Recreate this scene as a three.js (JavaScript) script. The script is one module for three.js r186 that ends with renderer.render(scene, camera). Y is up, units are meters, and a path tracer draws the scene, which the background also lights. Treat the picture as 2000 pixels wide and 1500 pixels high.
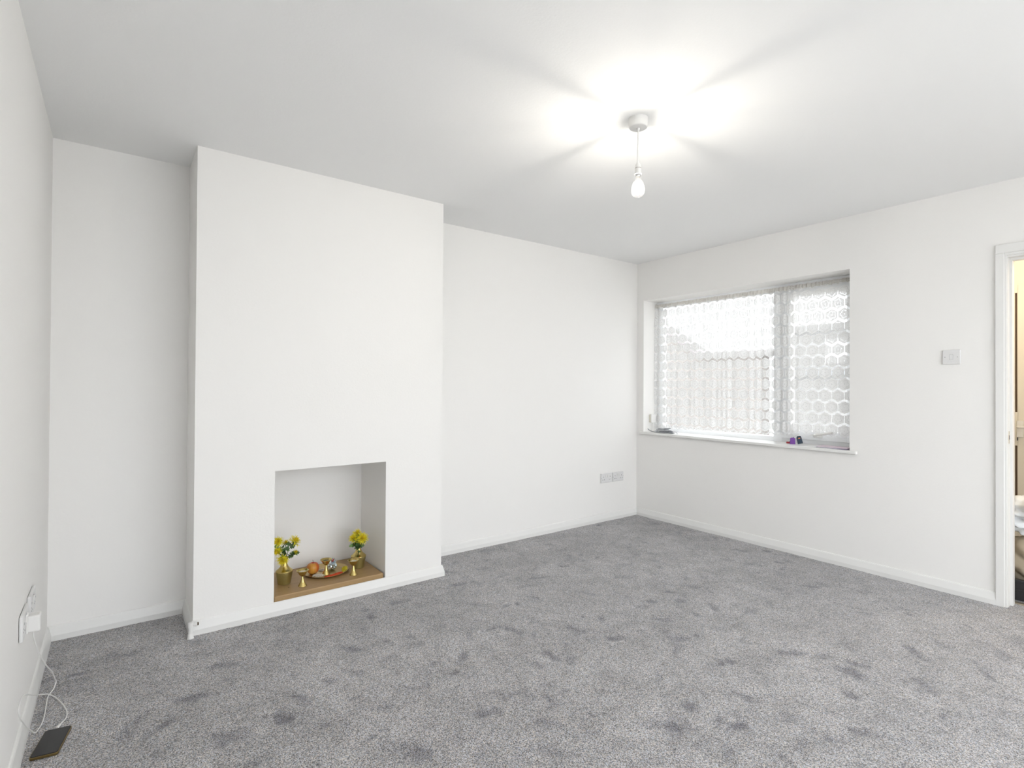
import * as THREE from 'three';
import { RoundedBoxGeometry } from 'three/addons/geometries/RoundedBoxGeometry.js';
import { RectAreaLightUniformsLib } from 'three/addons/lights/RectAreaLightUniformsLib.js';
import { mergeGeometries } from 'three/addons/utils/BufferGeometryUtils.js';

// ------------------------------------------------------------------ camera, sky, exposure
const scene = new THREE.Scene();
const renderer = new THREE.WebGLRenderer({ antialias: true });
renderer.toneMapping = THREE.LinearToneMapping;
renderer.toneMappingExposure = 1.31;
renderer.shadowMap.enabled = true;

const camera = new THREE.PerspectiveCamera(2 * Math.atan(750 / 1038.39) * 180 / Math.PI, 2000 / 1500, 0.05, 200);
camera.position.set(-4.0026, 1.2281, 3.3835);
camera.rotation.order = 'YXZ';
camera.rotation.set(0.4376 * Math.PI / 180, -37.1181 * Math.PI / 180, 0.3205 * Math.PI / 180);
camera.setViewOffset(2000, 1500, -10.2, 5.1, 2000, 1500);
scene.add(camera);

const SKY = new THREE.Color().setRGB(3.7, 3.75, 3.88);      // bright overcast sky, even all around
scene.background = SKY;

RectAreaLightUniformsLib.init();
const BULB_CANDELA = 0.6;                                   // sideways, shared by the four filament strips
const HALL_CANDELA = 1.1;

// ------------------------------------------------------------------ helpers
const R = (d) => d * Math.PI / 180;
let seed = 20240611;
const rnd = () => { seed = (seed * 1664525 + 1013904223) >>> 0; return seed / 4294967296; };
const rr = (a, b) => a + (b - a) * rnd();
const hash = (x, y, k = 0) => { let h = Math.imul(x | 0, 374761393) ^ Math.imul(y | 0, 668265263) ^ Math.imul(k | 0, 1274126177); h = Math.imul(h ^ (h >>> 13), 1274126177); h ^= h >>> 16; return (h >>> 0) / 4294967296; };
const sm = (t) => t * t * (3 - 2 * t);
function noise(x, y, k = 0, wrap = 0) {
  const xi = Math.floor(x), yi = Math.floor(y), fx = sm(x - xi), fy = sm(y - yi);
  const w = (v) => wrap ? ((v % wrap) + wrap) % wrap : v;
  const a = hash(w(xi), w(yi), k), b = hash(w(xi + 1), w(yi), k), c = hash(w(xi), w(yi + 1), k), d = hash(w(xi + 1), w(yi + 1), k);
  return a + (b - a) * fx + (c - a) * fy + (a - b - c + d) * fx * fy;
}
const taken = {};
function numbered(name) { const n = taken[name] = (taken[name] ?? -1) + 1; return n ? `${name}_${String(n).padStart(3, '0')}` : name; }
function merge(list) {
  const l = list.map((g) => { const n = g.index ? g.toNonIndexed() : g; for (const k of Object.keys(n.attributes)) if (!['position', 'normal', 'uv'].includes(k)) n.deleteAttribute(k); if (!n.attributes.uv) n.setAttribute('uv', new THREE.BufferAttribute(new Float32Array(n.attributes.position.count * 2), 2)); return n; });
  return l.length > 1 ? mergeGeometries(l) : l[0];
}
function part(name, geos, material, parent, label) {
  const m = new THREE.Mesh(Array.isArray(geos) ? merge(geos) : geos, material);
  m.name = name; m.castShadow = m.receiveShadow = true;
  if (label) m.userData.label = label;
  parent.add(m); return m;
}
function thing(name, label, category, pos = [0, 0, 0], turn = 0, group) {
  const o = new THREE.Group(); o.name = numbered(name); o.position.set(...pos); o.rotation.y = turn;
  o.userData = { label, category }; if (group) o.userData.group = group;
  scene.add(o); return o;
}
function solo(name, geos, material, label, category, pos, group) {
  const m = part(numbered(name), geos, material, scene);
  m.userData = { label, category }; if (group) m.userData.group = group;
  if (pos) m.position.set(...pos);
  return m;
}
function structure(name, geos, material, label) {
  const m = part(name, geos, material, scene); m.userData = { kind: 'structure', label }; return m;
}
function structureGroup(name, label) { const o = new THREE.Group(); o.name = name; o.userData = { kind: 'structure', label }; scene.add(o); return o; }
// box between two corners with uv in metres
function box(x0, y0, z0, x1, y1, z1) {
  const g = new THREE.BoxGeometry(x1 - x0, y1 - y0, z1 - z0); g.translate((x0 + x1) / 2, (y0 + y1) / 2, (z0 + z1) / 2);
  return metreUV(g);
}
function rbox(x0, y0, z0, x1, y1, z1, r = 0.003, seg = 2) {
  const g = new RoundedBoxGeometry(x1 - x0, y1 - y0, z1 - z0, seg, r); g.translate((x0 + x1) / 2, (y0 + y1) / 2, (z0 + z1) / 2);
  return metreUV(g);
}
function metreUV(g) {
  const p = g.attributes.position, n = g.attributes.normal, uv = new Float32Array(p.count * 2);
  for (let i = 0; i < p.count; i++) {
    const ax = Math.abs(n.getX(i)), ay = Math.abs(n.getY(i)), az = Math.abs(n.getZ(i)), x = p.getX(i), y = p.getY(i), z = p.getZ(i);
    if (ax >= ay && ax >= az) { uv[2 * i] = z; uv[2 * i + 1] = y; } else if (ay >= az) { uv[2 * i] = x; uv[2 * i + 1] = z; } else { uv[2 * i] = x; uv[2 * i + 1] = y; }
  }
  g.setAttribute('uv', new THREE.BufferAttribute(uv, 2)); return g;
}
const lathe = (pts, seg = 40) => new THREE.LatheGeometry(pts.map((p) => new THREE.Vector2(p[0], p[1])), seg);
const smoothProfile = (pts, n = 40) => new THREE.CatmullRomCurve3(pts.map((p) => new THREE.Vector3(p[0], p[1], 0)), false, 'catmullrom', 0.35).getPoints(n).map((v) => [Math.max(v.x, 0), v.y]);
const tube = (pts, r, seg = 60, rad = 8, closed = false) => new THREE.TubeGeometry(new THREE.CatmullRomCurve3(pts.map((p) => new THREE.Vector3(...p)), closed, 'centripetal'), seg, r, rad, closed);
const cyl = (r0, r1, h, seg = 20) => new THREE.CylinderGeometry(r0, r1, h, seg);
function texture(w, h, fn, srgb = false) {
  const d = new Uint8Array(w * h * 4);
  for (let y = 0; y < h; y++) for (let x = 0; x < w; x++) { const c = fn(x, y), i = 4 * (y * w + x); d[i] = c[0]; d[i + 1] = c[1]; d[i + 2] = c[2]; d[i + 3] = c[3] ?? 255; }
  const t = new THREE.DataTexture(d, w, h); t.wrapS = t.wrapT = THREE.RepeatWrapping; t.magFilter = THREE.LinearFilter; t.minFilter = THREE.LinearMipmapLinearFilter; t.generateMipmaps = true;
  if (srgb) t.colorSpace = THREE.SRGBColorSpace; t.needsUpdate = true; return t;
}
const grey = (v) => { v = Math.max(0, Math.min(255, v)); return [v, v, v]; };
const col = (r, g, b) => new THREE.Color().setRGB(r, g, b);
const std = (color, roughness = 0.6, extra = {}) => new THREE.MeshPhysicalMaterial({ color, roughness, ...extra });

// ------------------------------------------------------------------ materials
const rollerBump = texture(512, 512, (x, y) => grey(128 + 70 * (noise(x / 6, y / 6, 1, 0) - .5) * 0 + 90 * (noise(x / 8, y / 8, 2, 64) - .5) + 60 * (noise(x / 4, y / 4, 3, 128) - .5) + 60 * (noise(x / 64, y / 64, 4, 8) - .5)));
rollerBump.repeat.set(2.2, 2.2);
const paint = (r, g, b, rough = 0.62) => std(col(r, g, b), rough, { bumpMap: rollerBump, bumpScale: 0.00035, specularIntensity: 0.35 });
const WALL = paint(0.915, 0.902, 0.88), CEIL = paint(0.93, 0.93, 0.925, 0.8), HALLWALL = paint(0.83, 0.79, 0.71);
const GLOSS = std(col(0.84, 0.835, 0.815), 0.3, { specularIntensity: 0.6 });       // painted woodwork
const UPVC = std(col(0.86, 0.87, 0.88), 0.28);
const PLATE = std(col(0.78, 0.775, 0.77), 0.3);
const WHITEPL = std(col(0.82, 0.81, 0.79), 0.35);
const DARKHOLE = std(col(0.06, 0.06, 0.065), 0.6);
const STEEL = std(col(0.62, 0.62, 0.62), 0.3, { metalness: 1 });
const GLASS = new THREE.MeshPhysicalMaterial({ color: col(.95, .96, .96), roughness: 0, transmission: 1, thickness: 0, ior: 1.5 });
const BRICK = std(col(0.23, 0.21, 0.195), 0.9), ROOF = std(col(0.22, 0.2, 0.2), 0.9), GREEN = std(col(0.12, 0.19, 0.08), 0.9);

// ------------------------------------------------------------------ room
const H = 2.4, XW = -4.249, XL = -3.688, XR = -2.315, ZC = 0.352, ZA = 0.02, ZR = 4.5;
const FX0 = -3.3197, FX1 = -2.6958, FY0 = 0.057, FY1 = 0.765, ZB = -0.049;          // fireplace recess
const WZ0 = 0.082, WZ1 = 1.858, WY0 = 0.776, WY1 = 2.038;                             // window opening
const DZ0 = 2.665, DZ1 = 3.43, DY1 = 1.965;                                           // door opening
const PX0 = -4.1, PX1 = -0.2, PY1 = 2.25;                                           // garden doors in the wall behind the camera

function panel(outline, holes, depth) {      // outline in its own x,y, extruded along +z
  const s = new THREE.Shape(outline.map((p) => new THREE.Vector2(...p)));
  for (const h of holes) s.holes.push(new THREE.Path(h.map((p) => new THREE.Vector2(...p))));
  return new THREE.ExtrudeGeometry(s, { depth, bevelEnabled: false });
}
const rect = (a0, b0, a1, b1) => [[a0, b0], [a1, b0], [a1, b1], [a0, b1]];

// carpet: twist pile, each yarn end its own tone
const TN = 2048, TILE = 1.35, CELLS = 480;                  // 2.8 mm yarn ends, charcoal to pale grey, some taupe or bluish
const tones = []; for (let i = 0; i < 64; i++) { const v = hash(i, 5) ** 0.9, t = hash(i, 9); const L = 0.1 + 0.6 * v; tones.push([L * (1.015 + (t - .5) * .16), L * .992, L * (1.0 - (t - .5) * .22)]); }
const toSRGB = (v) => 255 * (v <= 0.0031308 ? 12.92 * v : 1.055 * v ** (1 / 2.4) - 0.055);
const carpetColor = new Uint8Array(TN * TN * 4), carpetBump = new Uint8Array(TN * TN * 4);
{
  const px = new Float32Array(CELLS * CELLS), py = new Float32Array(CELLS * CELLS), pt = new Uint8Array(CELLS * CELLS);
  for (let j = 0; j < CELLS; j++) for (let i = 0; i < CELLS; i++) { const k = j * CELLS + i; px[k] = i + 0.15 + 0.7 * hash(i, j, 21); py[k] = j + 0.15 + 0.7 * hash(i, j, 22); pt[k] = Math.floor(hash(i, j, 23) * 64); }
  const t8 = tones.map((t) => t.map((v) => Math.max(0, Math.min(255, toSRGB(v)))));
  for (let y = 0; y < TN; y++) for (let x = 0; x < TN; x++) {
    const u = (x + .5) / TN * CELLS, v = (y + .5) / TN * CELLS, ci = Math.floor(u), cj = Math.floor(v);
    let best = 9, bk = 0;
    for (let dj = -1; dj <= 1; dj++) for (let di = -1; di <= 1; di++) {
      const i = ci + di, j = cj + dj, k = ((j + CELLS) % CELLS) * CELLS + (i + CELLS) % CELLS;
      let dx = px[k] - u, dy = py[k] - v; if (dx > CELLS / 2) dx -= CELLS; if (dx < -CELLS / 2) dx += CELLS; if (dy > CELLS / 2) dy -= CELLS; if (dy < -CELLS / 2) dy += CELLS;
      const d = dx * dx + dy * dy; if (d < best) { best = d; bk = k; }
    }
    const o = 4 * (y * TN + x), c = t8[pt[bk]], f = 0.93 + 0.14 * hash(x, y, 31);
    carpetColor[o] = Math.min(255, c[0] * f); carpetColor[o + 1] = Math.min(255, c[1] * f); carpetColor[o + 2] = Math.min(255, c[2] * f); carpetColor[o + 3] = 255;
    const hgt = Math.max(0, 1 - best * 1.4) * (0.6 + 0.4 * hash(bk, 7, 3)) * 255;
    carpetBump[o] = carpetBump[o + 1] = carpetBump[o + 2] = hgt; carpetBump[o + 3] = 255;
  }
}
const carpetTex = (d, srgb) => { const t = new THREE.DataTexture(d, TN, TN); t.wrapS = t.wrapT = THREE.RepeatWrapping; t.magFilter = THREE.LinearFilter; t.minFilter = THREE.LinearMipmapLinearFilter; t.generateMipmaps = true; t.repeat.set(1 / TILE, 1 / TILE); if (srgb) t.colorSpace = THREE.SRGBColorSpace; t.needsUpdate = true; return t; };
const CARPET = std(0xffffff, 0.95, { map: carpetTex(carpetColor, true), bumpMap: carpetTex(carpetBump), bumpScale: 0.003, vertexColors: true, sheen: 0.9, sheenColor: col(.75, .75, .77), sheenRoughness: 0.6, specularIntensity: 0.1 });

// footprints and hoover marks where the pile lies flat: [x, z, half length, half width, turn, depth]
const marks = [[-1.46, 2.41, .075, .045, 1.9, .8], [-1.84, 2.05, .06, .03, .3, .9], [-2.20, 2.31, .055, .04, 1, 1], [-2.39, 2.19, .07, .04, .8, .8], [-2.23, 2.16, .05, .03, 2.2, .7], [-2.0, 2.26, .07, .03, 1.4, .8], [-1.02, 2.51, .07, .03, 2.4, .8], [-1.5, 2.18, .1, .03, .7, .7],
  [-1.65, 2.5, .05, .03, 1.4, .8], [-3.49, 1.3, .07, .04, .5, .9], [-3.11, .96, .09, .03, 1, .7], [-2.4, 1.23, .07, .03, 1.3, .7], [-3.63, .75, .08, .04, .4, .6], [-2.88, 1.72, .06, .04, .4, .8], [-2.41, 1.54, .07, .035, 1.5, .8], [-1.56, 1.42, .08, .03, .6, .7], [-1.87, 2.61, .06, .035, .9, .7], [-1.31, 2.61, .09, .03, 2.1, .6],
  [-3.74, .95, .08, .04, .2, .7], [-2.06, 1.59, .06, .03, .7, .9], [-3.67, 1.31, .1, .05, .6, .6], [-3.17, 1.75, .08, .05, .9, .7], [-1.76, 1.13, .08, .025, 1.2, .6], [-2.29, .55, .09, .025, .2, .7]];
for (let i = 0; i < 800; i++) { const s = rr(.02, .075); marks.push([rr(XW, -.02), rr(.03, 3.4), s, s * rr(.25, .6), rr(0, Math.PI), rr(.2, .8) * (rnd() < .25 ? 1 : .6)]); }
function flattened(x, z) {
  let a = 0;
  for (const m of near(x, z)) {
    const dx = x - m[0], dz = z - m[1], c = Math.cos(m[4]), s = Math.sin(m[4]); const wob = 0.9 * (noise(x * 24, z * 24, 77) - .5) + .7 * (noise(x * 60, z * 60, 78) - .5);
    const e = Math.sqrt(((dx * c + dz * s) / m[2]) ** 2 + ((-dx * s + dz * c) / m[3]) ** 2) + wob;
    if (e < 1.2) a = Math.max(a, m[5] * (e < .2 ? 1 : sm((1.2 - e))));
  }
  return a;
}
const bucket = new Map(), BK = 0.25;
for (const m of marks) for (let i = -1; i <= 1; i++) for (let j = -1; j <= 1; j++) { const k = `${Math.floor(m[0] / BK) + i},${Math.floor(m[1] / BK) + j}`; (bucket.get(k) ?? bucket.set(k, []).get(k)).push(m); }
const near = (x, z) => bucket.get(`${Math.floor(x / BK)},${Math.floor(z / BK)}`) ?? [];
function carpetSheet(x0, z0, x1, z1, step) {
  const nx = Math.round((x1 - x0) / step), nz = Math.round((z1 - z0) / step), g = new THREE.PlaneGeometry(x1 - x0, z1 - z0, nx, nz);
  g.rotateX(-Math.PI / 2); g.translate((x0 + x1) / 2, 0, (z0 + z1) / 2);
  const p = g.attributes.position, uv = g.attributes.uv, c = new Float32Array(p.count * 3);
  for (let i = 0; i < p.count; i++) {
    const x = p.getX(i), z = p.getZ(i), a = flattened(x, z), lie = (noise(x * 4.2, z * 4.2, 51) - .5) * .16 + (noise(x * 13, z * 13, 52) - .5) * .2 + (noise(x * 40, z * 40, 53) - .5) * .12;
    p.setY(i, -0.0035 * a + 0.002 * noise(x * 9, z * 9, 54) + 0.0015 * noise(x * 60, z * 60, 55) - 0.002);
    uv.setXY(i, x, z);
    const v = Math.max(.3, (1 - .56 * a) * (1 + lie)); c[3 * i] = v; c[3 * i + 1] = v * (1 + .004 * a); c[3 * i + 2] = v * (1 + .07 * a);
  }
  g.setAttribute('color', new THREE.BufferAttribute(c, 3)); g.computeVertexNormals(); return g;
}
const floor = structure('floor', carpetSheet(XW, 0, 0.13, ZR, 0.013), CARPET, 'grey twist pile carpet with darker trodden marks');
part('subfloor', box(XW - .2, -.15, -.3, 1.5, -.012, ZR + .2), std(col(.3, .25, .2), .9), floor);
structure('ceiling', box(XW - .2, H, -.3, .28, H + .15, ZR + .2), CEIL, 'plain white plaster ceiling');
structure('wall_left', box(XW - .2, -.01, -.3, XW, H, ZR + .2), WALL, 'white plaster wall');
{
  const hole = rect(FX0, FY0, FX1, FY1);
  const back = panel(rect(XW - .2, -.01, .28, H), [hole], .3); back.translate(0, 0, -.3);
  structure('wall_back', [back, box(FX0 - .02, FY0 - .02, -.2, FX1 + .02, FY1 + .02, ZB), box(XW, -.01, -.01, XL, H, ZA)], WALL, 'white plaster wall behind the chimney breast');
  const ch = panel(rect(XL, -.01, XR, H), [hole], ZC); structure('wall_chimney', ch, WALL, 'white plastered chimney breast with an open fireplace recess');
}
{
  const w = panel(rect(-2.3, -.01, .3, H), [rect(-WZ1, WY0, -WZ0, WY1)], .28); w.rotateY(Math.PI / 2);
  const d = panel([[-ZR - .2, -.01], [-DZ1 - .03, -.01], [-DZ1 - .03, DY1 + .03], [-DZ0 + .03, DY1 + .03], [-DZ0 + .03, -.01], [-2.3, -.01], [-2.3, H], [-ZR - .2, H]], [], .15); d.rotateY(Math.PI / 2);
  structure('wall_right', [w, d], WALL, 'white plaster wall with a window and a doorway');
  const r = panel([[XW - .2, -.01], [PX0, -.01], [PX0, PY1], [PX1, PY1], [PX1, -.01], [.28, -.01], [.28, H], [XW - .2, H]], [], .28); r.translate(0, 0, ZR);
  structure('wall_rear', r, WALL, 'white plaster wall with glazed garden doors');
}

// skirting boards: chamfered, mitred at corners
const SK = [[0, -.006], [.017, -.006], [.017, .026], [.008, .062], [.005, .068], [0, .07]];
function skirting(name, x0, z0, x1, z1, nx, nz, m0, m1) {
  const L = Math.hypot(x1 - x0, z1 - z0), dx = (x1 - x0) / L, dz = (z1 - z0) / L, pos = [], n = SK.length;
  const pt = (k, e) => { const [t, y] = SK[k], s = e ? L + m1 * t : -m0 * t; return [x0 + dx * s + nx * t, y, z0 + dz * s + nz * t]; };
  const flip = dx * nz - dz * nx > 0;
  const quad = (a, b, c, d) => { for (const t of flip ? [a, c, b, a, d, c] : [a, b, c, a, c, d]) pos.push(...t); };
  for (let k = 0; k < n; k++) quad(pt(k, 0), pt((k + 1) % n, 0), pt((k + 1) % n, 1), pt(k, 1));
  for (let k = 1; k < n - 1; k++) { const A = [pt(0, 0), pt(k + 1, 0), pt(k, 0)], B = [pt(0, 1), pt(k, 1), pt(k + 1, 1)]; for (const t of [A, B]) for (const q of flip ? [t[0], t[2], t[1]] : t) pos.push(...q); }
  const g = new THREE.BufferGeometry(); g.setAttribute('position', new THREE.Float32BufferAttribute(pos, 3)); g.computeVertexNormals(); g.setAttribute('uv', new THREE.BufferAttribute(new Float32Array(pos.length / 3 * 2), 2));
  return structure(name, g, GLOSS, 'white painted skirting board');
}
skirting('baseboard_left', XW, ZA, XW, ZR, 1, 0, -1, -1);
skirting('baseboard_alcove', XW, ZA, XL, ZA, 0, 1, -1, -1);
skirting('baseboard_chimney_left', XL, ZA, XL, ZC, -1, 0, -1, 1);
skirting('baseboard_chimney', XL, ZC, XR, ZC, 0, 1, 1, 1);
skirting('baseboard_chimney_right', XR, ZC, XR, 0, 1, 0, 1, -1);
skirting('baseboard_back', XR, 0, 0, 0, 0, 1, -1, -1);
skirting('baseboard_right', 0, 0, 0, 2.617, -1, 0, -1, 0);

// window: fixed light, mullion, opening sash
{
  const w = structureGroup('window_1', 'white plastic framed window with one fixed and one opening light'), X0 = .2, X1 = .262, Y0 = WY0, Y1 = WY1;
  const fr = [rbox(X0, Y0, WZ0, X1, Y1, WZ0 + .07), rbox(X0, Y0, WZ1 - .05, X1, Y1, WZ1), rbox(X0 + .001, Y1 - .06, WZ0 + .069, X1, Y1, 1.23), rbox(X0 + .001, Y1 - .06, 1.299, X1, Y1, WZ1 - .049), rbox(X0 + .001, Y0, WZ0 + .069, X1, Y0 + .058, 1.23), rbox(X0 + .001, Y0, 1.299, X1, Y0 + .058, WZ1 - .049), rbox(X0, Y0, 1.229, X1, Y1, 1.3)];
  part('frame', fr, UPVC, w);
  part('pane', box(.228, Y0 + .05, WZ0 + .06, .234, Y1 - .05, 1.235), GLASS, w);
  const sash = part('sash', [rbox(X0 - .012, Y0 + .052, 1.302, X1 - .012, Y1 - .05, 1.371), rbox(X0 - .012, Y0 + .052, 1.766, X1 - .012, Y1 - .05, WZ1 - .04), rbox(X0 - .0115, Y1 - .108, 1.37, X1 - .0115, Y1 - .0505, 1.767), rbox(X0 - .0115, Y0 + .0525, 1.37, X1 - .0115, Y0 + .12, 1.767)], UPVC, w);
  part('pane', box(.22, Y0 + .11, 1.365, .226, Y1 - .1, 1.775), GLASS, sash);
  const hx = X0 - .012, hy = Y0 + .088;
  part('handle', [rbox(hx - .014, hy - .013, 1.545, hx, hy + .013, 1.605, .004), tube([[hx - .012, hy, 1.56], [hx - .045, hy + .003, 1.565], [hx - .052, hy + .01, 1.585], [hx - .05, hy + .022, 1.64], [hx - .048, hy + .034, 1.69]], .0085, 30, 10)], std(col(.84, .83, .8), .3), sash, 'white lever handle');
  const kc = cyl(.006, .006, .003); kc.rotateZ(Math.PI / 2); kc.translate(hx - .0155, hy - .004, 1.552); part('lock', kc, DARKHOLE, sash);
  // inner sill board with rounded nose
  const sl = structure('trim_sill', [rbox(-.032, .776, .055, -.0002, .797, 1.908, .005, 3), box(-.004, .777, WZ0 + .0002, .205, .7969, WZ1 - .0002)], GLOSS, 'white window sill board');
}

// door lining and architrave
structure('trim_1', [
  rbox(-.016, -.006, DZ0 - .052, .001, DY1 + .0245, DZ0 - .012, .004), rbox(-.01, -.006, DZ0 - .0135, .001, DY1 + .0105, DZ0 - .002, .003),
  rbox(-.016, -.006, DZ1 + .012, .001, DY1 + .0245, DZ1 + .052, .004),
  rbox(-.0163, DY1 + .024, DZ0 - .052, .0013, DY1 + .075, DZ1 + .052, .004), rbox(-.0103, DY1 + .01, DZ0 - .0118, .0013, DY1 + .0255, DZ1 + .012, .003)], GLOSS, 'white moulded architrave around the doorway');
const lining = structure('trim_2', [box(-.001, -.006, DZ0 - .03, .152, DY1, DZ0), box(-.001, -.006, DZ1, .152, DY1, DZ1 + .03), box(-.001, DY1, DZ0 - .03, .152, DY1 + .03, DZ1 + .03),
  rbox(.045, -.006, DZ0 - .001, .09, DY1 - .0115, DZ0 + .012, .002), rbox(.045, -.006, DZ1 - .012, .09, DY1 - .0115, DZ1 + .001, .002), rbox(.0447, DY1 - .012, DZ0 + .0005, .0903, DY1 + .001, DZ1 - .0005, .002)], GLOSS, 'white painted door lining with stop');
part('strike_plate', [rbox(.014, .915, DZ0 - .0005, .036, .985, DZ0 + .0015, .0006, 1), rbox(.002, .935, DZ0 - .0005, .016, .965, DZ0 + .002, .0008, 1)], std(col(.72, .66, .56), .3, { metalness: 1 }), lining, 'metal latch strike plate');
part('latch_hole', box(.02, .938, DZ0 + .001, .031, .962, DZ0 + .002), DARKHOLE, lining);
part('threshold', rbox(.1, -.006, DZ0, .135, .006, DZ1, .002), std(col(.6, .52, .4), .35, { metalness: .8 }), lining);

// hall behind the doorway
structure('wall_hall', [box(1.32, -.01, 2.2, 1.5, H, 3.9), box(.15, -.01, 2.2, 1.5, H, 2.33), box(.15, -.01, 3.85, 1.5, H, 4.0)], HALLWALL, 'cream plaster walls of the hall');
structure('ceiling_hall', box(.15, 2.3, 2.2, 1.5, 2.55, 4.0), CEIL, 'white hall ceiling');
structure('floor_hall', carpetSheet(.13, 2.2, 1.34, 3.9, .03), CARPET, 'grey carpet in the hall');
{
  const d = structureGroup('door_1', 'cream panelled hall door with slim dark glazing strips'), CREAM = std(col(.82, .78, .69), .4), DGL = std(col(.12, .08, .055), .25), x1 = 1.325, x0 = 1.285;
  part('leaf', [rbox(x0, .01, 2.36, x1, 1.99, 2.4725), rbox(x0, .01, 2.4855, x1, 1.99, 3.1), box(x0, 1.93, 2.47, x1, 1.99, 2.49), box(x0, .807, 2.47, x1, 1.052, 2.49), box(x0, .01, 2.47, x1, .205, 2.49)], CREAM, d);
  part('glazing_strip', box(x0 + .01, 1.05, 2.472, x1 - .01, 1.932, 2.486), DGL, d, 'dark glazing strip'); part('glazing_strip', box(x0 + .01, .2, 2.472, x1 - .01, .81, 2.486), DGL, d, 'dark glazing strip');
  part('handle', [rbox(x0 - .008, .87, 2.483, x0, .99, 2.52, .003), tube([[x0 - .006, .945, 2.495], [x0 - .045, .945, 2.497], [x0 - .052, .945, 2.515], [x0 - .05, .943, 2.61]], .009, 24, 10)], WHITEPL, d, 'white lever handle');
  part('keyhole', box(x0 - .0095, .845, 2.4845, x0 - .0005, .868, 2.4895), DARKHOLE, d);
}
{
  const t = thing('hall_ceiling_light', 'small round opal glass light on the hall ceiling', 'light', [.7, 2.3, 3.05]);
  const b = cyl(.07, .07, .02, 32); b.translate(0, -.01, 0); part('base', b, WHITEPL, t);
  part('globe', lathe([[.001, -.12], [.04, -.113], [.066, -.09], [.075, -.06], [.066, -.03], [.055, -.018]], 32), std(col(.9, .85, .75), .4, { emissive: col(1, .86, .66), emissiveIntensity: 1.2 }), t, 'glowing opal globe');
  const l = new THREE.PointLight(col(1, .84, .63), HALL_CANDELA, 0, 2); l.position.set(.7, 2.235, 3.05); l.castShadow = true; l.shadow.radius = 2.5; l.name = 'hall_lamp'; scene.add(l);
}

// garden doors behind the camera: where most of the daylight comes in
{
  const w = structureGroup('window_2', 'white framed sliding glazed garden doors'), z0 = ZR + .1, z1 = ZR + .17, mid = (PX0 + PX1) / 2;
  part('frame', [box(PX0, 0, z0, PX0 + .06, PY1, z1), box(PX1 - .06, 0, z0, PX1, PY1, z1), box(PX0, PY1 - .06, z0, PX1, PY1, z1), box(PX0, 0, z0, PX1, .06, z1), box(mid - .05, 0, z0, mid + .05, PY1, z1)], UPVC, w);
  part('pane', box(PX0 + .05, .05, z0 + .03, mid - .04, PY1 - .05, z0 + .036), GLASS, w); part('pane', box(mid + .04, .05, z0 + .03, PX1 - .05, PY1 - .05, z0 + .036), GLASS, w);
}

// outdoors
structure('ground', [box(.28, -.4, -40, 60, -.25, 2.2), box(-40, -.4, ZR + .28, 60, -.2, 60)], std(col(.7, .69, .665), .95), 'pale paving outside');
{
  const h = thing('neighbour_house', 'pale brick house with sloping roof seen through the lace curtain', 'house', [0, 0, 0]);
  const W = panel([[2.5, -.4], [5.9, -.4], [5.9, 3.2], [5.2, 2.85], [3.95, 1.95], [2.5, 1.95]], [], .3); W.rotateY(Math.PI / 2); W.scale(1, 1, 1); W.translate(7, 0, 0);
  part('wall', W, BRICK, h);
  const roof = panel([[2.3, 1.9], [3.95, 1.9], [5.9, 3.2], [5.9, 3.3], [3.92, 2.0], [2.3, 2.0]], [], .5); roof.rotateY(Math.PI / 2); roof.translate(6.85, 0, 0); part('roof', roof, ROOF, h);
}
{
  const h = thing('garden_shed', 'pale rendered outbuilding with flat roof seen through the lace curtain', 'shed', [7.4, -.25, -1.0]);
  part('wall', box(0, 0, -1.1, 1.6, 2.75, 1.6), std(col(.26, .255, .25), .9), h); part('roof', box(-.12, 2.62, -1.2, 1.7, 2.72, 1.7), std(col(.3, .3, .31), .8), h);
  part('gutter', box(-.14, 1.72, -1.1, -.01, 1.8, 1.6), std(col(.25, .26, .28), .6), h); part('window_band', box(-.03, 1.95, -.4, .01, 2.45, .4), std(col(.8, .8, .8), .4), h);
}
{
  const g = []; for (let i = 0; i < 260; i++) { const s = new THREE.IcosahedronGeometry(rr(.06, .13), 0); s.rotateY(rr(0, 6)); s.translate(rr(3.1, 3.7), rr(-.2, .33), rr(-3.2, .9)); g.push(s); }
  const m = solo('hedge', g, GREEN, 'low green hedge outside the lace curtained window', 'hedge');
}

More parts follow.
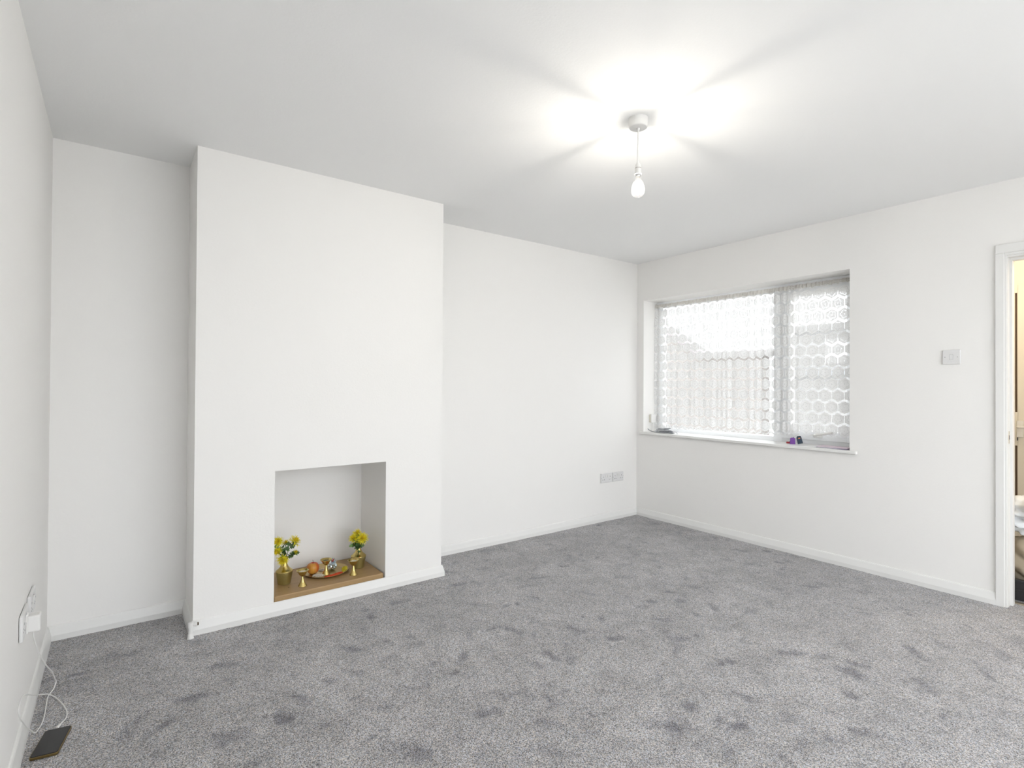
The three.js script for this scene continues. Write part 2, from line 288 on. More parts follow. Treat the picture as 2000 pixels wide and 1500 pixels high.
// ------------------------------------------------------------------ pendant lamp
{
  const P = [-2.183, H, 1.848], t = thing('ceiling_pendant', 'bare bulb pendant lamp hanging from a white ceiling rose', 'lamp', P);
  part('rose', lathe([[0, -.042], [.034, -.042], [.0385, -.039], [.0405, -.034], [.043, -.004], [.043, 0]], 48), WHITEPL, t);
  part('cord_grip', lathe([[0, -.054], [.0045, -.054], [.006, -.05], [.007, -.041]], 20), WHITEPL, t);
  part('cord', tube([[0, -.05, 0], [-.001, -.075, .001], [-.0035, -.11, .002], [-.004, -.16, .001], [-.003, -.2, 0]], .0032, 40, 10), WHITEPL, t, 'white flex');
  const hold = part('lampholder', lathe([[.0035, -.19], [.006, -.193], [.0105, -.198], [.0128, -.205], [.0135, -.2165], [.0128, -.217], [.0128, -.2185], [.0137, -.219], [.014, -.236], [.016, -.238], [.0163, -.243], [.0145, -.245], [.012, -.245]], 36), WHITEPL, t, 'white plastic lampholder');
  const groove = new THREE.TorusGeometry(.013, .0007, 6, 40); groove.rotateX(Math.PI / 2); groove.translate(0, -.2178, 0); part('joint', groove, std(col(.3, .24, .18), .7), hold);
  const bulb = part('bulb', lathe(smoothProfile([[.0125, -.252], [.0135, -.262], [.0165, -.272], [.0255, -.289], [.0302, -.309], [.0285, -.326], [.0195, -.339], [.009, -.344], [0, -.345]], 44), 48), new THREE.MeshPhysicalMaterial({ color: 0xffffff, roughness: .06, transmission: 1, thickness: 0, ior: 1.5 }), t, 'clear glass light bulb');
  part('cap', lathe([[.0115, -.24], [.0122, -.242], [.0122, -.253], [.0095, -.256]], 30), STEEL, bulb);
  part('glass_stem', lathe(smoothProfile([[.0095, -.255], [.0055, -.262], [.003, -.27], [.003, -.284], [.0001, -.287]], 16), 16), new THREE.MeshPhysicalMaterial({ color: 0xffffff, roughness: .1, transmission: 1, thickness: 0 }), bulb);
  const FIL = std(col(.9, .8, .6), .5, { emissive: col(1, .9, .74), emissiveIntensity: 60 }), a = .0058, r = .001;
  for (const [sx, sz] of [[1, 1], [1, -1], [-1, 1], [-1, -1]]) {
    const f = cyl(r, r, .034, 8); f.translate(sx * a, -.308, sz * a); part('filament', f, FIL, bulb, 'glowing filament strip');
    for (const [dx, dz] of [[1, 0], [-1, 0], [0, 1], [0, -1]]) {       // each strip shines to all four sides; its neighbours shade it
      const l = new THREE.RectAreaLight(col(1, .95, .86), BULB_CANDELA / 5 / (.0014 * .034), .0014, .034), q = new THREE.Vector3(P[0] + sx * a + dx * .0011, P[1] - .308, P[2] + sz * a + dz * .0011);
      l.position.copy(q); l.lookAt(q.x + dx, q.y, q.z + dz); l.castShadow = true; l.name = 'filament_light'; scene.add(l);
    }
  }
}

// ------------------------------------------------------------------ sockets and switch (built facing +z, turned to their wall)
function screw(x, y, z, parent) { const c = cyl(.0032, .0032, .0012, 16); c.rotateX(Math.PI / 2); const s = box(-.0026, -.0004, -.0001, .0026, .0004, .0009); const m = part('screw', c, STEEL, parent); m.position.set(x, y, z); part('slot', s, DARKHOLE, m); m.rotation.z = hash(Math.round(x * 1e4), 3) * 3; }
function doubleSocket(label, pos, turn, group) {
  const t = thing('double_socket', label, 'socket', pos, turn, group);
  part('plate', rbox(-.073, -.043, 0, .073, .043, .0105, .0045, 3), PLATE, t);
  for (const s of [-1, 1]) {
    const k = part('rocker', rbox(s * .0125 - .0068, .006, .0095, s * .0125 + .0068, .03, .0135, .0015), WHITEPL, t); k.rotation.x = .05;
    const cx = s * .043;
    part('pin_hole', box(cx - .0021, .006, .0095, cx + .0021, .0145, .0107), DARKHOLE, t);
    for (const d of [-1, 1]) part('pin_hole', box(cx + d * .011 - .0034, -.0175, .0095, cx + d * .011 + .0034, -.0125, .0107), DARKHOLE, t);
    screw(s * .0655, 0, .0107, t);
  }
  return t;
}
doubleSocket('white double socket by the room corner, the one farther from the corner', [-.4195, .391, .001], 0);
doubleSocket('white double socket right by the room corner below the window', [-.2675, .389, .001], 0);
doubleSocket('white double socket on the side wall holding the phone charger', [XW + .001, .409, .918], Math.PI / 2);
doubleSocket('white double socket with nothing plugged in beside the charger socket', [XW + .001, .41, .712], Math.PI / 2);
{
  const t = thing('light_switch', 'white single light switch between the window and the doorway', 'switch', [-.001, 1.4125, 2.4135], -Math.PI / 2);
  part('plate', rbox(-.0435, -.0435, 0, .0435, .0435, .0095, .004, 3), PLATE, t);
  const k = part('rocker', rbox(-.0075, -.015, .008, .0075, .015, .0122, .0015), PLATE, t); k.rotation.x = .06;
  part('rocker_slot', box(-.0087, -.0162, .009, .0087, .0162, .0097), std(col(.5, .5, .5), .6), t);
  screw(-.0302, 0, .0097, t); screw(.0302, 0, .0097, t);
}
{ // phone charger and cable
  const t = thing('phone_charger', 'white phone charger plug in the side wall socket', 'charger', [XW + .0125, .397, .895]);
  part('body', rbox(0, -.0285, -.021, .036, .0285, .021, .006, 3), WHITEPL, t); part('base', rbox(-.0008, -.03, -.0225, .004, .03, .0225, .0015), WHITEPL, t);
}
{
  const pts = [[-4.22, .369, .899], [-4.219, .344, .896], [-4.213, .296, .868], [-4.206, .24, .816], [-4.196, .173, .74], [-4.187, .112, .656], [-4.182, .055, .59], [-4.181, .022, .553], [-4.187, .006, .57], [-4.192, .006, .59], [-4.199, .006, .628], [-4.199, .006, .702], [-4.198, .006, .788], [-4.202, .006, .843], [-4.211, .007, .885], [-4.214, .012, .896], [-4.222, .04, .925], [-4.224, .1, 1.02], [-4.224, .153, 1.098], [-4.224, .214, 1.182], [-4.225, .244, 1.196], [-4.225, .25, 1.152], [-4.225, .232, 1.082], [-4.223, .13, .86], [-4.215, .035, .66], [-4.2, .008, .61], [-4.185, .006, .63], [-4.167, .006, .673], [-4.145, .006, .742], [-4.133, .006, .802], [-4.135, .006, .846], [-4.147, .009, .88]];
  const t = thing('charging_cable', 'thin white charging cable looping from the charger to the phone', 'cable');
  part('wire', tube(pts, .0021, 320, 8), WHITEPL, t);
  const c = rbox(-.004, -.003, -.011, .004, .003, .011, .002); const m = part('connector', c, WHITEPL, t); m.position.set(-4.1505, .0105, .8935); m.rotation.y = -.35;
}
{
  const t = thing('phone', 'black phone with gold edges lying face up on the carpet', 'phone', [-4.1635, .0035, .9855], -.185);
  const rr2 = (w, h, r, d) => { const s = new THREE.Shape(); s.moveTo(-w + r, -h); s.lineTo(w - r, -h); s.quadraticCurveTo(w, -h, w, -h + r); s.lineTo(w, h - r); s.quadraticCurveTo(w, h, w - r, h); s.lineTo(-w + r, h); s.quadraticCurveTo(-w, h, -w, h - r); s.lineTo(-w, -h + r); s.quadraticCurveTo(-w, -h, -w + r, -h); const g = new THREE.ExtrudeGeometry(s, { depth: d, bevelEnabled: true, bevelSize: .0012, bevelThickness: .0012, bevelSegments: 2, curveSegments: 10 }); g.rotateX(-Math.PI / 2); return g; };
  part('frame', rr2(.0365, .077, .009, .006), std(col(.25, .18, .075), .35, { metalness: 1 }), t, 'gold metal edge');
  const s = rr2(.0345, .075, .008, .0012); s.translate(0, .0065, 0); part('screen', s, std(col(.012, .012, .013), .16, { specularIntensity: .6 }), t, 'dark glass screen');
}

// pipe stub on the carpet at the corner of the chimney breast
{
  const t = thing('pipe_stub', 'small white painted pipe elbow at the foot of the chimney breast corner', 'pipe', [-3.701, -.002, .386]);
  part('foot', lathe([[0, 0], [.0165, 0], [.0165, .004], [.0145, .007], [.013, .022], [.009, .026]], 6), WHITEPL, t);
  part('riser', lathe([[.0095, .018], [.0095, .053], [.0125, .056], [.0125, .073], [.009, .078], [0, .078]], 20), WHITEPL, t);
  const a = lathe([[0, 0], [.0085, 0], [.0085, .02], [.0105, .02], [.0105, .026], [.0075, .027]], 18); a.rotateZ(-Math.PI / 2); a.translate(0, .065, 0); part('arm', a, WHITEPL, t);
  const e = lathe([[.0055, 0], [.0058, .0015], [.005, .003], [.0058, .0045], [.005, .006], [.0058, .0075], [.004, .0085], [.0, .0075]], 18); e.rotateZ(-Math.PI / 2); e.scale(1, 1.3, 1.3); e.translate(.0265, .065, 0); part('threaded_end', e, std(col(.16, .13, .1), .5, { metalness: .6 }), t, 'dark threaded end');
}

// ------------------------------------------------------------------ lace curtain
const CW = .092, CH = .084, LN = 1024;
const laceAlpha = (x, y) => {          // four motifs wide, four rows high: dense rosettes in an open honeycomb
  const u = x / LN * 4, v = y / LN * 4; let d1 = 9, d2 = 9, c1, c2;
  for (let j = Math.floor(v) - 1; j <= Math.floor(v) + 2; j++) { const o = ((j % 2) + 2) % 2 * .5; for (let i = Math.floor(u) - 1; i <= Math.floor(u) + 2; i++) { const dx = u - i - o, dy = (v - j) * .92, d = Math.hypot(dx, dy); if (d < d1) { d2 = d1; c2 = c1; d1 = d; c1 = [i, j, dx, dy]; } else if (d < d2) { d2 = d; c2 = [i, j]; } } }
  const edge = d2 - d1, level = c1[1] === c2[1], th = Math.atan2(c1[3], c1[2]), pet = .27 + .045 * Math.cos(th * 5 + c1[1]);
  const wob = .05 * (noise(x / 22, y / 22, 6, 0) - .5);
  let a;
  if (edge + wob < (level ? .06 : .17)) a = .07;                       // open net
  else if (edge + wob < (level ? .12 : .23)) a = 1;                    // corded outline
  else if (d1 < .05) a = .75; else if (d1 < .1) a = 1; else if (d1 < pet) a = .96 + .03 * Math.cos(d1 * 70 + 3 * th); else if (d1 < pet + .035) a = .75; else a = .96;
  return Math.min(1, a + (hash(x >> 2, y >> 2, 8) - .5) * .04);
};
const laceTex = texture(LN, LN, (x, y) => grey(255 * laceAlpha(x, y)));
const LACE = std(col(.86, .86, .855), 1, { alphaMap: laceTex, transparent: true, transmission: .1, thickness: 0, side: THREE.DoubleSide, specularIntensity: 0 });
const TAPE = std(col(.74, .72, .68), 1, { transmission: .25, thickness: 0, side: THREE.DoubleSide, specularIntensity: 0 });
{
  const t = thing('lace_curtain', 'white lace net curtain gathered across the window', 'curtain', [.164, 0, 0]);
  const z0 = WZ0 + .004, z1 = WZ1 - .004, N = 900, M = 40, pos = [], uv = [], idx = [];
  const xs = [], ss = []; let s = 0, px = 0;
  const fold = (z, d) => .0125 * Math.sin(z * 96 + 3.2 * Math.sin(z * 9.1) + 1.8 * Math.sin(z * 23)) * (.6 + .4 * Math.sin(z * 6.3 + 1)) * (.5 + .5 * d) + .0055 * Math.sin(z * 41 + 2) * d;
  const hem = (z) => .836 + (z - .15) * .0215;
  for (let i = 0; i <= N; i++) { const z = z0 + (z1 - z0) * i / N, x = fold(z, 1); if (i) s += Math.hypot((z1 - z0) / N, x - px); px = x; xs.push(z); ss.push(s); }
  for (let j = 0; j <= M; j++) for (let i = 0; i <= N; i++) {
    const d = j / M, z = xs[i], yb = hem(z) - .012 * Math.abs(Math.sin(Math.PI * ss[i] / CW)), y = 1.985 + (yb - 1.985) * d;
    pos.push(fold(z + .004 * Math.sin(d * 5 + z * 30) * d, .55 + .45 * d), y, z); uv.push(ss[i] / (4 * CW), (y - yb * d * 0 - .83) / (4 * CH));
  }
  for (let j = 0; j < M; j++) for (let i = 0; i < N; i++) { const a = j * (N + 1) + i, b = a + 1, c = a + N + 1, e = c + 1; idx.push(a, c, b, b, c, e); }
  const g = new THREE.BufferGeometry(); g.setAttribute('position', new THREE.Float32BufferAttribute(pos, 3)); g.setAttribute('uv', new THREE.Float32BufferAttribute(uv, 2)); g.setIndex(idx); g.computeVertexNormals();
  part('lace', g, LACE, t, 'white lace with rosettes and open zigzag bands');
  const hp = [], hi = [], hn = 700; for (let i = 0; i <= hn; i++) { const z = z0 + (z1 - z0) * i / hn, x = .007 * Math.sin(z * 240 + 2 * Math.sin(z * 31)); const w = .004 * Math.sin(z * 97); hp.push(x, 2.012 + w * .4, z, x * 1.3, 1.98 + w, z); }
  for (let i = 0; i < hn; i++) { const a = 2 * i; hi.push(a, a + 1, a + 2, a + 2, a + 1, a + 3); }
  const hg = new THREE.BufferGeometry(); hg.setAttribute('position', new THREE.Float32BufferAttribute(hp, 3)); hg.setAttribute('uv', new THREE.Float32BufferAttribute(new Float32Array(hp.length / 3 * 2), 2)); hg.setIndex(hi); hg.computeVertexNormals();
  part('heading', hg, TAPE, t, 'gathered heading');
  part('wire', tube([[0, 1.996, WZ0], [0, 1.995, .97], [0, 1.996, WZ1]], .002, 20, 6), WHITEPL, t);
}

// ------------------------------------------------------------------ things on the sill
const SY = .797;
{
  const t = thing('cable_coil', 'loose coil of flat grey cable on the window sill by the corner', 'cable', [.055, SY, .27]);
  const DG = std(col(.2, .21, .23), .35), LG = std(col(.62, .63, .66), .3);
  for (let k = 0; k < 9; k++) {
    const pts = [], L = .105 - .006 * k + rr(-.008, .008), W = .035 + rr(-.012, .01), oy = .004 + .004 * k, oz = rr(-.02, .02), tl = rr(-.006, .01);
    for (let i = 0; i < 14; i++) { const a = i / 14 * Math.PI * 2; pts.push([W * Math.sin(a) + rr(-.003, .003), oy + Math.max(-oy + .003, tl * Math.cos(a) + rr(-.001, .002)), oz + L * Math.cos(a)]); }
    part('loop', tube(pts, .0028, 70, 7, true), k % 3 === 1 ? LG : DG, t);
  }
  part('loose_end', tube([[-.02, .006, .0], [-.035, .005, -.06], [-.035, .012, -.12], [-.03, .028, -.155]], .003, 30, 7), DG, t);
  part('loose_end', tube([[0, .03, .02], [.01, .02, .1], [.0, .01, .15], [-.02, .004, .17]], .003, 30, 7), LG, t);
  part('clip', rbox(-.036, .026, -.045, -.03, .036, .03, .002), LG, t);
}
{
  const t = thing('phone_socket', 'small white telephone junction box on the window reveal', 'socket', [.115, .92, WZ0]);
  part('box', rbox(-.032, -.038, 0, .032, .038, .026, .003), std(col(.78, .75, .66), .4), t); part('cover', rbox(-.034, -.04, .022, .034, .04, .03, .003), WHITEPL, t);
  part('lead', tube([[.006, -.038, .014], [.006, -.06, .012], [.004, -.1, .01], [.002, -.12, .006]], .0022, 20, 6), WHITEPL, t);
}
{
  const tag = (w, h, d, r) => { const s = new THREE.Shape(); s.moveTo(-w / 2, 0); s.lineTo(w / 2, 0); s.lineTo(w * .46, h * .8); s.quadraticCurveTo(w * .42, h, w * .2, h); s.lineTo(-w * .2, h); s.quadraticCurveTo(-w * .42, h, -w * .46, h * .8); s.closePath(); const g = new THREE.ExtrudeGeometry(s, { depth: d, bevelEnabled: true, bevelSize: .001, bevelThickness: .001, bevelSegments: 1 }); g.translate(0, 0, -d / 2); return g; };
  const a = thing('key_fob', 'purple key fob standing on the window sill', 'key fob', [.085, SY + .001, 1.435], R(-62)); part('body', tag(.034, .046, .012), std(col(.2, .06, .36), .5), a);
  const b = thing('key_fob', 'dark blue key fob leaning against the purple one', 'key fob', [.115, SY + .0015, 1.478], R(-62)); const bb = part('body', tag(.034, .056, .011), std(col(.022, .045, .075), .5), b); bb.rotation.z = .22; bb.position.y = .004;
  const mk = box(-.006, .038, .0065, .007, .044, .0078); part('mark', mk, std(col(.85, .25, .1), .5), bb, 'small orange mark');
  part('ring', new THREE.TorusGeometry(.012, .0014, 8, 24).translate(-.014, .052, 0), STEEL, bb);
  const c = thing('key_fob', 'red key fob lying flat on the window sill', 'key fob', [.1, SY + .006, 1.398], R(-62)); const cb = part('body', tag(.03, .035, .009), std(col(.4, .03, .03), .5), c); cb.rotation.x = -Math.PI / 2; 
  part('strap', tube([[.006, .004, -.004], [.02, .03, 0], [.034, .045, .004]], .0022, 16, 6), std(col(.03, .03, .06), .6), c);
}
{
  const cols = [[.75, .74, .76], [.42, .34, .5], [.8, .8, .82], [.62, .5, .56]], names = ['white', 'purple', 'pale', 'red edged'];
  for (let k = 0; k < 4; k++) { const y = SY + .0002 + k * .0028, m = solo('leaflet', box(-.055, 0, -.1, .055, .0026, .1), std(col(...cols[k]), .5), `${names[k]} leaflet in the flat pile at the end of the window sill`, 'leaflet', [.052, y, 1.737 + [0, .008, -.012, .004][k]], 'leaflets on the sill'); m.rotation.y = [.08, -.03, .16, .02][k]; }
}

// ------------------------------------------------------------------ fireplace recess
const SH = .097;
const woodTex = texture(512, 512, (x, y) => { const n = noise(x / 3, y / 90, 41, 0) * .5 + noise(x / 11, y / 200, 42, 0) * .5, f = .94 + .1 * n + (hash(x, y, 43) - .5) * .04; return [Math.min(255, 172 * f), Math.min(255, 141 * f), Math.min(255, 98 * f)]; }, true);
woodTex.repeat.set(2, 2); woodTex.rotation = Math.PI / 2;
solo('hearth_board', rbox(FX0 + .003, FY0, ZB + .003, FX1 - .009, SH, ZC - .004, .006, 3), std(0xffffff, .42, { map: woodTex }), 'brown wooden board on the floor of the fireplace recess', 'board');

const hammered = texture(256, 256, (x, y) => grey(255 * noise(x / 6, y / 6, 61, 0) * .6 + 100 * noise(x / 2.5, y / 2.5, 62, 0)));
hammered.repeat.set(3, 1.2);
const BRASS = std(col(.66, .52, .2), .27, { metalness: 1 }), ENGRAVED = std(col(.42, .36, .15), .45, { metalness: 1, bumpMap: hammered, bumpScale: .0012 });
function vase(label, pos) {
  const t = thing('brass_vase', label, 'vase', pos);
  part('body', lathe([[0, 0], [.03, 0], [.0335, .002], [.0355, .012], [.0435, .062], [.0452, .069], [.0455, .071]], 48), ENGRAVED, t, 'engraved brass body');
  part('neck', lathe(smoothProfile([[.0455, .07], [.0455, .073], [.043, .076], [.032, .085], [.0215, .098], [.0155, .113], [.0135, .127], [.0155, .138], [.021, .145], [.0228, .1465], [.022, .1475], [.019, .1445], [.0135, .138], [.0115, .128]], 70), 48), BRASS, t, 'polished brass neck and rim');
  return t;
}
vase('engraved brass vase of drooping yellow flowers beside the apple plate', [-3.226, SH, .176]);
vase('engraved brass vase of upright yellow flowers in the recess corner', [-2.79, SH, .162]);

// chrysanthemums
const PETAL = std(col(.93, .83, .03), .6, { transmission: .25, thickness: 0, side: THREE.DoubleSide }), PETAL2 = std(col(.9, .74, .02), .6, { transmission: .25, thickness: 0, side: THREE.DoubleSide });
const LEAFM = std(col(.17, .32, .09), .55, { transmission: .15, thickness: 0, side: THREE.DoubleSide }), LEAFD = std(col(.06, .12, .035), .55, { side: THREE.DoubleSide }), STEMM = std(col(.1, .15, .05), .6);
function petal(len, w, curl) {
  const g = new THREE.PlaneGeometry(w, len, 2, 4), p = g.attributes.position;
  for (let i = 0; i < p.count; i++) { const x = p.getX(i), y = p.getY(i) + len / 2, f = y / len, k = Math.sin(Math.min(1, f * 1.15 + .12) * Math.PI * .93) ** .6; p.setXYZ(i, x * k, y * (1 - .12 * f * Math.abs(curl)), Math.abs(x) * .5 + curl * len * f * f); }
  g.computeVertexNormals(); return g;
}
function bloomGeo(r) {
  const out = [];
  for (let l = 0; l < 5; l++) { const n = [26, 24, 20, 15, 10][l], el = R([-8, 14, 36, 58, 76][l]), len = r * [1.05, 1, .92, .8, .62][l];
    for (let i = 0; i < n; i++) { const g = petal(len * rr(.8, 1.12), r * .15, rr(-.3, .35)); g.rotateX(Math.PI / 2 - el - rr(-.15, .15)); g.translate(0, 0, r * .06); g.rotateY((i + .5 * l + rr(-.3, .3)) / n * Math.PI * 2); g.translate(0, r * .05 * l, 0); out.push(g); } }
  return out;
}
function leafGeo(len) {
  const s = new THREE.Shape(); s.moveTo(0, 0);
  const pr = [[.08, .1], [.3, .16], [.34, .3], [.2, .32], [.42, .5], [.4, .64], [.2, .58], [.26, .8], [.12, .86], [0, 1]];
  for (const [x, y] of pr) s.lineTo(x * len, y * len); for (const [x, y] of pr.slice(0, -1).reverse()) s.lineTo(-x * len, y * len);
  const g = new THREE.ShapeGeometry(s), p = g.attributes.position; for (let i = 0; i < p.count; i++) { const x = p.getX(i), y = p.getY(i); p.setZ(i, Math.abs(x) * .35 - .25 * y * y / len); } g.computeVertexNormals(); return g;
}
function aim(g, dir, spin = 0) { g.rotateY(spin); g.applyQuaternion(new THREE.Quaternion().setFromUnitVectors(new THREE.Vector3(0, 1, 0), new THREE.Vector3(...dir).normalize())); return g; }
function flower(label, root, mid, head, dir, r, leaves, group) {
  const t = thing('chrysanthemum', label, 'flower', root, 0, group), loc = (p) => [p[0] - root[0], p[1] - root[1], p[2] - root[2]];
  const curve = [[0, 0, 0], loc(mid), loc(head)]; part('stem', tube(curve, .0018, 20, 6), STEMM, t);
  const c = new THREE.CatmullRomCurve3(curve.map((p) => new THREE.Vector3(...p)), false, 'centripetal');
  if (r) {
    const b = bloomGeo(r).map((g) => { aim(g, dir); g.translate(...loc(head)); return g; }), cut = Math.floor(b.length * .62);
    part('outer_petals', b.slice(0, cut), PETAL, t, 'yellow petals'); part('inner_petals', b.slice(cut), PETAL2, t, 'deep yellow petals');
    const k = lathe([[0, -.3 * r], [.2 * r, -.22 * r], [.3 * r, 0], [0, .08 * r]], 12); aim(k, dir); k.translate(...loc(head)); part('calyx', k, LEAFD, t);
  }
  for (let i = 0; i < leaves; i++) { const f = rr(.45, .95), q = c.getPoint(f), az = rr(0, 6.28), g = leafGeo(rr(.02, .036)); aim(g, [Math.cos(az), rr(-.3, .7), Math.sin(az)], rr(0, 6)); g.translate(q.x, q.y, q.z); part('leaf', g, rnd() < .45 ? LEAFM : LEAFD, t); }
}
{
  const V = [-3.226, SH + .115, .176], g1 = 'flowers in the drooping vase', f = (l, h, d, r, n, m) => flower(l, [V[0] + rr(-.004, .004), V[1], V[2] + rr(-.004, .004)], m ?? [V[0] + (h[0] - V[0]) * .4, V[1] + (h[1] - V[1]) * .55, V[2] + (h[2] - V[2]) * .4], h, d, r, n, g1);
  f('yellow chrysanthemum rising toward the recess middle above the drooping bunch', [-3.186, .34, .222], [.55, .5, .1], .035, 7);
  f('yellow chrysanthemum tilted against the recess side at the top of the drooping bunch', [-3.258, .336, .17], [-.5, .7, .5], .03, 7);
  f('yellow chrysanthemum hanging low at the recess side of the drooping bunch', [-3.266, .291, .186], [-.5, -.5, .7], .027, 4);
  f('yellow chrysanthemum drooping over the vase neck', [-3.244, .247, .212], [-.35, -.55, .75], .034, 3, [-3.234, .268, .2]);
  f('half open yellow chrysanthemum among the dark leaves of the drooping bunch', [-3.217, .322, .17], [.1, 1, -.2], .022, 14);
  f('leafy green sprig leaning out of the drooping bunch', [-3.176, .275, .21], [1, .4, .3], .015, 15);
}
{
  const V = [-2.79, SH + .115, .162], g2 = 'flowers in the corner vase', f = (l, h, d, r, n, m) => flower(l, [V[0] + rr(-.004, .004), V[1], V[2] + rr(-.004, .004)], m ?? [V[0] + (h[0] - V[0]) * .5, V[1] + (h[1] - V[1]) * .5, V[2] + (h[2] - V[2]) * .5], h, d, r, n, g2);
  f('large yellow chrysanthemum facing the room from the corner vase', [-2.779, .281, .192], [.15, .35, .8], .037, 10);
  f('yellow chrysanthemum on the leafy side of the corner vase', [-2.823, .281, .168], [-.5, .7, .5], .03, 11);
  f('yellow chrysanthemum at the very top of the corner vase', [-2.797, .304, .16], [0, 1, .2], .031, 9);
  f('green sprig of leaves hanging beside the corner vase', [-2.848, .232, .16], [-1, 0, .2], 0, 12, [-2.815, .24, .168]);
  f('green leaves hanging over the neck of the corner vase', [-2.806, .2, .2], [0, -1, .5], 0, 18, [-2.798, .255, .19]);
}

{ const g = leafGeo(.011); g.rotateX(-1.45); solo('leaf_scrap', g, std(col(.09, .07, .03), .8, { side: THREE.DoubleSide }), 'dry leaf scrap lying on the hearth board in front of the drooping vase', 'leaf', [-3.222, SH + .0012, .262]); }

// brass goblet lamps
function goblet(label, pos, fill, fillName) {
  const t = thing('brass_goblet', label, 'goblet', pos);
  part('foot', lathe([[0, 0], [.0225, 0], [.0228, .002], [.0205, .005], [.013, .021], [.0125, .0222], [.0118, .0225], [.0045, .05], [.0035, .055]], 40), BRASS, t);
  part('bowl', lathe([[.0035, .053], [.012, .058], [.019, .066], [.0225, .074], [.0305, .0845], [.0335, .086], [.0335, .0875], [.0305, .088], [.0215, .0775], [.015, .0695], [0, .067]], 40), BRASS, t);
  const s = lathe([[0, .0805], [.012, .08], [.0225, .0785]], 24), p = s.attributes.position; for (let i = 0; i < p.count; i++) p.setY(i, p.getY(i) + .003 * (noise(p.getX(i) * 300, p.getZ(i) * 300, 71) - .3)); s.computeVertexNormals();
  part(fillName, s, fill, t);
}
const WAX = std(col(.78, .74, .66), .6), ASH = std(col(.06, .05, .04), .9);
goblet('brass goblet with white filling in front of the drooping vase', [-3.153, SH, .275], WAX, 'white_filling');
goblet('brass goblet with white filling in front of the corner vase', [-2.86, SH, .27], WAX, 'white_filling');
goblet('brass goblet with dark filling standing on the plate', [-2.992, SH + .004, .176], ASH, 'dark_filling');

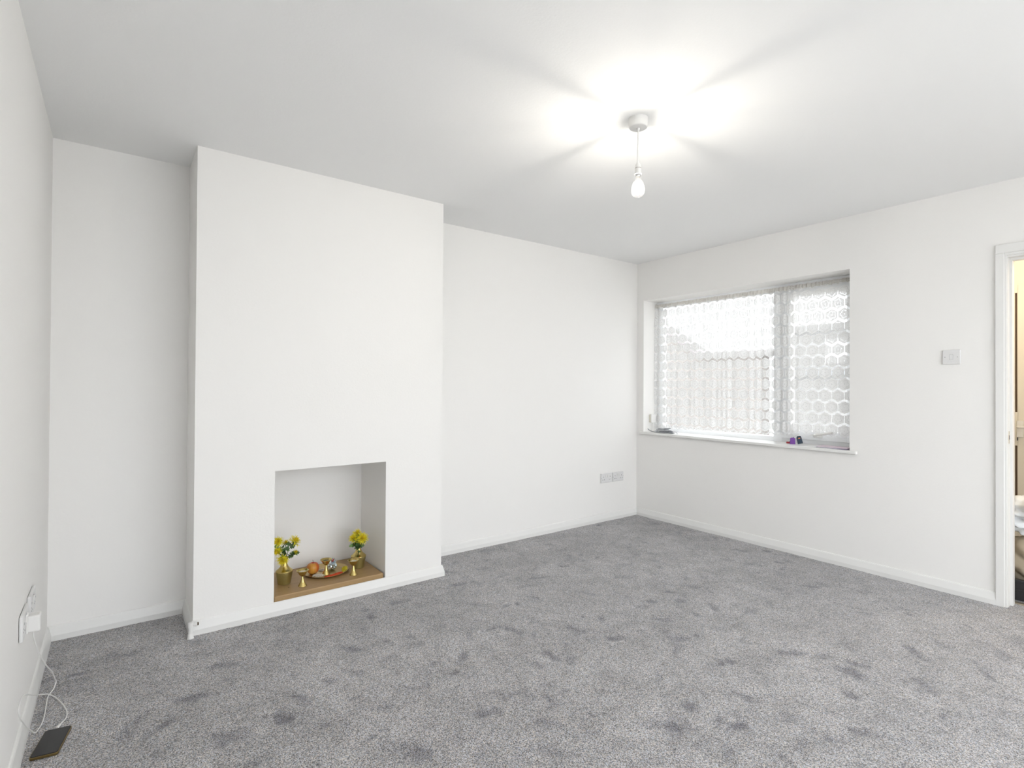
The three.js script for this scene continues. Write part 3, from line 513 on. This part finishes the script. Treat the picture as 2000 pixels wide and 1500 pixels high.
{ // plate and what lies on it
  const c = [-2.978, SH, .132];
  solo('brass_plate', lathe([[0, .001], [.1, .001], [.108, .002], [.126, .011], [.1295, .013], [.1285, .0142], [.108, .0052], [.1, .004], [0, .004]], 72), std(col(.56, .42, .2), .3, { metalness: 1, bumpMap: hammered, bumpScale: .0006 }), 'round brass offering plate on the hearth board', 'plate', c);
  const heap = (name, label, cat, at, rx, rz, h, m, turn, bumps) => {
    const g = new THREE.SphereGeometry(1, 40, 16, 0, Math.PI * 2, 0, Math.PI / 2), p = g.attributes.position;
    for (let i = 0; i < p.count; i++) { const x = p.getX(i), y = p.getY(i), z = p.getZ(i), k = 1 + .35 * (noise(x * 3 + 9, z * 3 + 9, 81) - .5) + bumps * (noise(x * 17 + 40, z * 17 + 40, 82) - .5); p.setXYZ(i, x * rx * k, Math.max(0, y * h * (1 + 1.3 * bumps * (noise(x * 25 + 40, z * 25 + 40, 83) - .5))), z * rz * k); }
    g.computeVertexNormals(); const o = solo(name, g, m, label, cat, at); o.rotation.y = turn; return o;
  };
  const RICE = std(col(.62, .52, .4), .8), GRAIN = std(col(.82, .77, .68), .6);
  const riceHeap = (label, at, rx, rz, n, turn) => {
    const o = heap('rice_heap', label, 'rice', at, rx, rz, .007, RICE, turn, .3); const gr = [];
    const base = new THREE.SphereGeometry(.001, 6, 4); base.scale(1, .8, 2.8);
    for (let i = 0; i < n; i++) { const a = rr(0, 6.28), q = Math.sqrt(rnd()), g = base.clone(); g.rotateX(rr(-.4, .4)); g.rotateY(rr(0, 6)); g.translate(Math.cos(a) * q * rx, .0075 * Math.sqrt(1 - q * q) + .001, Math.sin(a) * q * rz); gr.push(g); }
    const m = part('grains', gr, GRAIN, o); m.userData.kind = 'stuff';
  };
  riceHeap('heap of rice grains at the front of the brass plate', [-3.038, SH + .0045, .182], .034, .024, 260, -.6);
  riceHeap('small heap of rice grains behind the goblet on the plate', [-2.985, SH + .0045, .105], .028, .018, 120, -.4);
  const RED = std(col(.74, .09, .025), .85, { side: THREE.DoubleSide }), YEL = std(col(.66, .55, .03), .85, { side: THREE.DoubleSide });
  const arcHeap = (name, label, cat, a0, a1, r0, r1, h, m, rough) => {        // heap that follows the plate rim between two bearings
    const g = new THREE.PlaneGeometry(1, 1, 60, 14), p = g.attributes.position;
    for (let i = 0; i < p.count; i++) { const f = p.getX(i) + .5, w = p.getY(i) + .5, a = R(a0 + (a1 - a0) * f), e = Math.sin(Math.PI * f) ** .45, rad = (r0 + r1) / 2 + (w - .5) * (r1 - r0) * e * (1 + .4 * (noise(f * 14, 3, 86) - .5)), bed = rad < .108 ? .0042 : .0052 + (rad - .108) * .42;
      p.setXYZ(i, Math.cos(a) * rad, bed + .0004 + Math.sin(Math.PI * w) * e * h * (1 + rough * (noise(f * 40, w * 12, 87) - .5)), Math.sin(a) * rad); }
    g.computeVertexNormals(); return solo(name, g, m, label, cat, c);
  };
  arcHeap('red_powder', 'red powder spread along the plate rim', 'powder', 114, 40, .07, .123, .007, RED, .8);
  arcHeap('yellow_petals', 'yellow petals heaped along the rim at the side of the plate', 'petals', 40, -6, .09, .124, .009, YEL, 1.6);
  const t = thing('apple', 'red and yellow apple on the brass plate', 'apple', [-3.052, SH + .006, .122]);
  const ap = texture(256, 128, (x, y) => { const a = x / 256 * Math.PI * 2, st = noise(x / 4, y / 60, 91, 64), k = Math.max(0, Math.min(1, .55 + .55 * Math.cos(a - 2.6) + (st - .5) * .5)); return [205 - 10 * k, 150 * (1 - k) + 45 * k, 60 * (1 - k) + 35 * k]; }, true);
  part('flesh', lathe(smoothProfile([[0, .004], [.01, 0], [.022, .003], [.032, .016], [.0355, .032], [.0335, .046], [.025, .058], [.013, .0625], [.005, .059], [0, .053]], 48), 40), std(0xffffff, .3, { map: ap }), t);
  part('stalk', tube([[0, .053, 0], [0, .066, .001], [-.002, .08, .003]], .0012, 10, 6), std(col(.12, .08, .05), .8), t);
  // foil wrapped sweet: crumpled ball with a twisted fan
  const w = thing('foil_sweet', 'crumpled foil wrapped sweet with a twisted end on the plate', 'sweet', [-2.936, SH + .004, .118]); w.scale.setScalar(1.35);
  const b = new THREE.IcosahedronGeometry(.018, 4).toNonIndexed(), q = b.attributes.position; for (let i = 0; i < q.count; i++) { const x = q.getX(i), y = q.getY(i), z = q.getZ(i), k = 1 + .4 * (noise(x * 260 + 9, (y + z) * 260 + 9, 95) - .5); q.setXYZ(i, x * k, Math.max(-.015, y * k * .85) + .0155, z * k); } b.computeVertexNormals();
  const FOIL = std(col(.6, .68, .72), .22, { metalness: .9 }); part('wrap', b, FOIL, w);
  const fan = []; for (let i = 0; i < 11; i++) { const g = petal(.03 * rr(.7, 1), .013, rr(-.3, .3)); g.rotateX(rr(-.9, .9)); g.rotateZ(rr(-.9, .9)); g.rotateY(rr(0, 6)); g.translate(.003, .024, 0); fan.push(g); } part('twist', fan, std(col(.7, .76, .8), .2, { metalness: .8, side: THREE.DoubleSide }), w);
  const f2 = []; for (let i = 0; i < 4; i++) { const g = petal(.016, .008, rr(-.3, .3)); g.rotateX(rr(-.5, .5)); g.rotateY(rr(0, 6)); g.translate(0, .032, .004); f2.push(g); } part('red_print', f2, std(col(.6, .05, .05), .35, { side: THREE.DoubleSide }), w);
  const lp = petal(.014, .009, .3); lp.rotateX(1.1); const pl = solo('fallen_petal', lp, std(col(.85, .22, .03), .6, { side: THREE.DoubleSide }), 'orange petal fallen on the shoulder of the corner vase', 'petal', [-2.8, SH + .079, .2]);
}

// ------------------------------------------------------------------ things in the hall, seen past the door lining
{
  const B = std(col(.025, .025, .027), .4), t = thing('crate', 'black plastic crate on the hall floor behind the doorway', 'crate', [.37, .001, 2.72]);
  part('base', rbox(-.2, 0, -.2, .2, .02, .2, .006), B, t);
  part('side', [rbox(-.2, .01, -.2, -.185, .115, .2, .005)], B, t); part('side', [rbox(.185, .01, -.2, .2, .115, .2, .005)], B, t); part('side', [rbox(-.2, .01, -.2, .2, .115, -.185, .005)], B, t); part('side', [rbox(-.2, .01, .185, .2, .115, .2, .005)], B, t);
  part('rim', [rbox(-.21, .108, -.21, -.18, .122, .21, .005), rbox(.18, .108, -.21, .21, .122, .21, .005), rbox(-.21, .108, -.21, .21, .122, -.18, .005), rbox(-.21, .108, .18, .21, .122, .21, .005), rbox(-.204, .055, -.204, -.196, .065, .204, .003)], B, t, 'black rim');
  const lump = (rx, ry, rz, amp, freq, k) => { const g = new THREE.SphereGeometry(1, 56, 40), p = g.attributes.position; for (let i = 0; i < p.count; i++) { const x = p.getX(i), y = p.getY(i), z = p.getZ(i), r = 1 + amp * (noise(x * freq + 20, (y + .7 * z) * freq + 20, k) - .5) + amp * .5 * (noise(z * freq * 2.3 + 20, (x - y) * freq * 2 + 20, k + 1) - .5); p.setXYZ(i, x * rx * r, y * ry * r, z * rz * r); } g.computeVertexNormals(); return g; };
  solo('cloth_bag', lump(.15, .15, .16, .35, 2.2, 101), std(col(.55, .47, .35), .9), 'beige cloth bag sitting in the black crate', 'bag', [.37, .2, 2.72]);
  solo('plastic_bag', lump(.15, .1, .16, .55, 3.2, 111), std(col(.82, .85, .87), .35), 'white plastic bag lying on top of the beige bag', 'bag', [.36, .47, 2.7]);
}

scene.traverse((o) => { if (o.isMesh) { o.castShadow = true; o.receiveShadow = true; } });
renderer.render(scene, camera);
